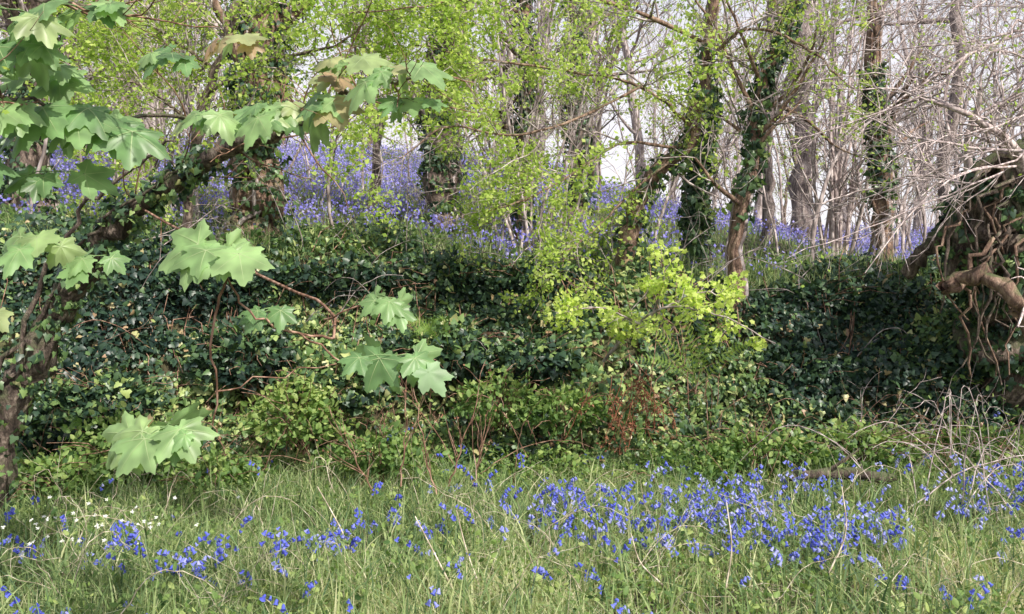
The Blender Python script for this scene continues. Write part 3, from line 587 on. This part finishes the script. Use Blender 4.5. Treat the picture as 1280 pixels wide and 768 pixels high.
P1, R1 = kids(P0, R0, 8, (.05, .15), .9, 5, .3, -.1, .1, .6); tubes(B, P1, R1, 3, .4, 0)
p, tg = leafpts(P1, 6, .1, .01); scatter(B, OVAL, p, tg+RN(len(p), 3)*.6, nz(RN(len(p), 3)), U(.01, .028, len(p)), np.clip(.4+RN(len(p))*.25, 0, 1), 0)
B.build('dead_bracken', [M_dead])

B = MB(); P = spline([np.array([2.0, 6.35, .17]), np.array([2.3, 6.4, .2]), np.array([2.75, 6.3, .18])], 12, .008); R = np.full(12, .04)*(1+.12*RN(12)); R[0] *= .6; R[-1] *= .5
tubes(B, P[None], R[None], 10, .5, 0, .12); tubes(B, np.stack([P[5], P[5]+[.1, -.1, .12], P[5]+[.2, -.12, .2]])[None], np.array([[.018, .012, .006]]), 6, .5, 0)
for e_ in (0, 11): B.add(np.vstack([P[e_], P[e_]+np.stack([np.zeros(10), np.cos(np.arange(10)*.628)*R[e_]*.95, np.sin(np.arange(10)*.628)*R[e_]*.95], -1)]), np.array([(0, 1+k, 1+(k+1) % 10) for k in range(10)]), .5)
B.build('fallen_log', [M_barkm])

B = MB()
for (u, v, y, du, hgt) in [(500,590,6.0,10,.9), (545,600,5.9,-30,.75), (560,590,6.0,45,.85), (470,600,6.,-60,.6), (590,585,6.1,20,.5)]:
    p0 = W(u, v+20, y); P = spline([p0, p0+np.array([du/400, 0, hgt*.4]), p0+np.array([du/180, .05, hgt])], 12, .008)[None]; R = np.linspace(.007, .002, 12)[None]; tubes(B, P, R, 5, .5, 0)
    P1, R1 = kids(P, R, 9, (.15, .4), .6, 6, .15, .2, .2, .6); tubes(B, P1, np.maximum(R1, .0013), 4, .5, 0)
    p, tg = leafpts(P1, 1, .8); scatter(B, DIA, p, tg, nz(RN(len(p), 3)), .018, .6, 1)
B.build('bare_sapling', [M_twigr, M_dead])

def canes(name, N, xr, yr, Lr, hr, mat, rad, zo=0.):
    B = MB(); x = U(*xr, N); y = U(*yr, N); az = U(0, 6.28, N); ln = U(*Lr, N); hh = U(*hr, N); t = np.linspace(0, 1, 14)
    P = np.stack([x[:, None]+np.cos(az)[:, None]*ln[:, None]*t, y[:, None]+np.sin(az)[:, None]*ln[:, None]*t*.5, H(x, y)[:, None]+zo+hh[:, None]*np.sin(t*U(1.5, 2.9, (N, 1)))], -1)
    P[:, 1:] += np.cumsum(RN(N, 13, 3)*.008, 1); R = U(*rad, (N, 1))*np.linspace(1, .4, 14)[None]; tubes(B, P, R, 5, .5, 0)
    P1, R1 = kids(P, R, 3, (.1, .4), .8, 6, .2, .05, .2, .6); tubes(B, P1, np.maximum(R1, .001), 3, .5, 0); B.build(name, [mat])
canes('bramble_canes', 34, (2.4, 4.4), (5.6, 7.2), (.4, 1.3), (.3, .9), M_twig, (.003, .006))
canes('bramble_canes', 60, (-4, 4), (6.4, 7.4), (.3, 1.1), (.15, .6), M_twigr, (.002, .005), .1)
canes('dry_stalks', 130, (-3, 3.6), (3.6, 6.4), (.15, .8), (.12, .42), M_dry, (.0015, .0035))
canes('dead_twigs', 75, (-4.4, 4.4), (7.4, 9.2), (.4, 1.4), (.2, .9), M_barkg, (.003, .006), .1)
B = MB()
for a_, b_ in (((575,760,4.2), (518,648,4.35)), ((910,740,4.2), (910,630,4.3)), ((600,740,4.4), (570,640,4.5)), ((1040,720,4.3), (1055,610,4.5)), ((830,735,4.2), (790,670,4.4)), ((440,700,4.6), (395,610,4.9))):
    tubes(B, spline([W(*a_), (W(*a_)+W(*b_))/2+RN(3)*.02, W(*b_)], 8)[None], np.linspace(.005, .003, 8)[None], 5, .5, 0)
B.build('dry_stalks', [M_dry])

# ------------------------------------------------------------- light, world, camera
az, el = math.radians(142), math.radians(44)
sd = np.array([math.sin(az)*math.cos(el), math.cos(az)*math.cos(el), math.sin(el)])
from mathutils import Vector
s = bpy.data.lights.new('sun', 'SUN'); s.energy = 5; s.angle = math.radians(.6); s.color = (1, .94, .84)
so = bpy.data.objects.new('sun', s); bpy.context.scene.collection.objects.link(so); so.rotation_euler = Vector(sd).to_track_quat('Z', 'Y').to_euler(); so.location = (10, -8, 14)
w = bpy.data.worlds.new('World'); bpy.context.scene.world = w; w.use_nodes = True; nt = w.node_tree
bg = nt.nodes['Background']; sk = nt.nodes.new('ShaderNodeTexSky'); sk.sky_type = 'NISHITA'; sk.sun_disc = False; sk.sun_elevation = el; sk.sun_rotation = az
sk.dust_density = 3; sk.air_density = 1.; sk.ozone_density = 1
# thin bright haze, strongest near the horizon
tc = nt.nodes.new('ShaderNodeTexCoord'); sp = nt.nodes.new('ShaderNodeSeparateXYZ'); nt.links.new(tc.outputs['Generated'], sp.inputs[0])
mr = nt.nodes.new('ShaderNodeMapRange'); mr.inputs[1].default_value = .2; mr.inputs[2].default_value = .6; mr.inputs[3].default_value = .92; mr.inputs[4].default_value = .08; nt.links.new(sp.outputs[2], mr.inputs[0])
mx = nt.nodes.new('ShaderNodeMix'); mx.data_type = 'RGBA'; nt.links.new(mr.outputs[0], mx.inputs[0]); nt.links.new(sk.outputs[0], mx.inputs[6]); mx.inputs[7].default_value = (7.2, 7.0, 7.4, 1)
nt.links.new(mx.outputs[2], bg.inputs[0]); bg.inputs[1].default_value = .15
cam = bpy.data.cameras.new('camera'); co = bpy.data.objects.new('camera', cam); bpy.context.scene.collection.objects.link(co)
cam.sensor_width = 36; cam.lens = 36*1108/1280; cam.clip_end = 2000; cam.clip_start = .05
co.location = (0, 0, 1.6); co.rotation_euler = (math.radians(90-1.76), 0, 0); bpy.context.scene.camera = co
sc = bpy.context.scene; sc.view_settings.view_transform = 'Standard'; sc.view_settings.look = 'None'; sc.view_settings.exposure = 0
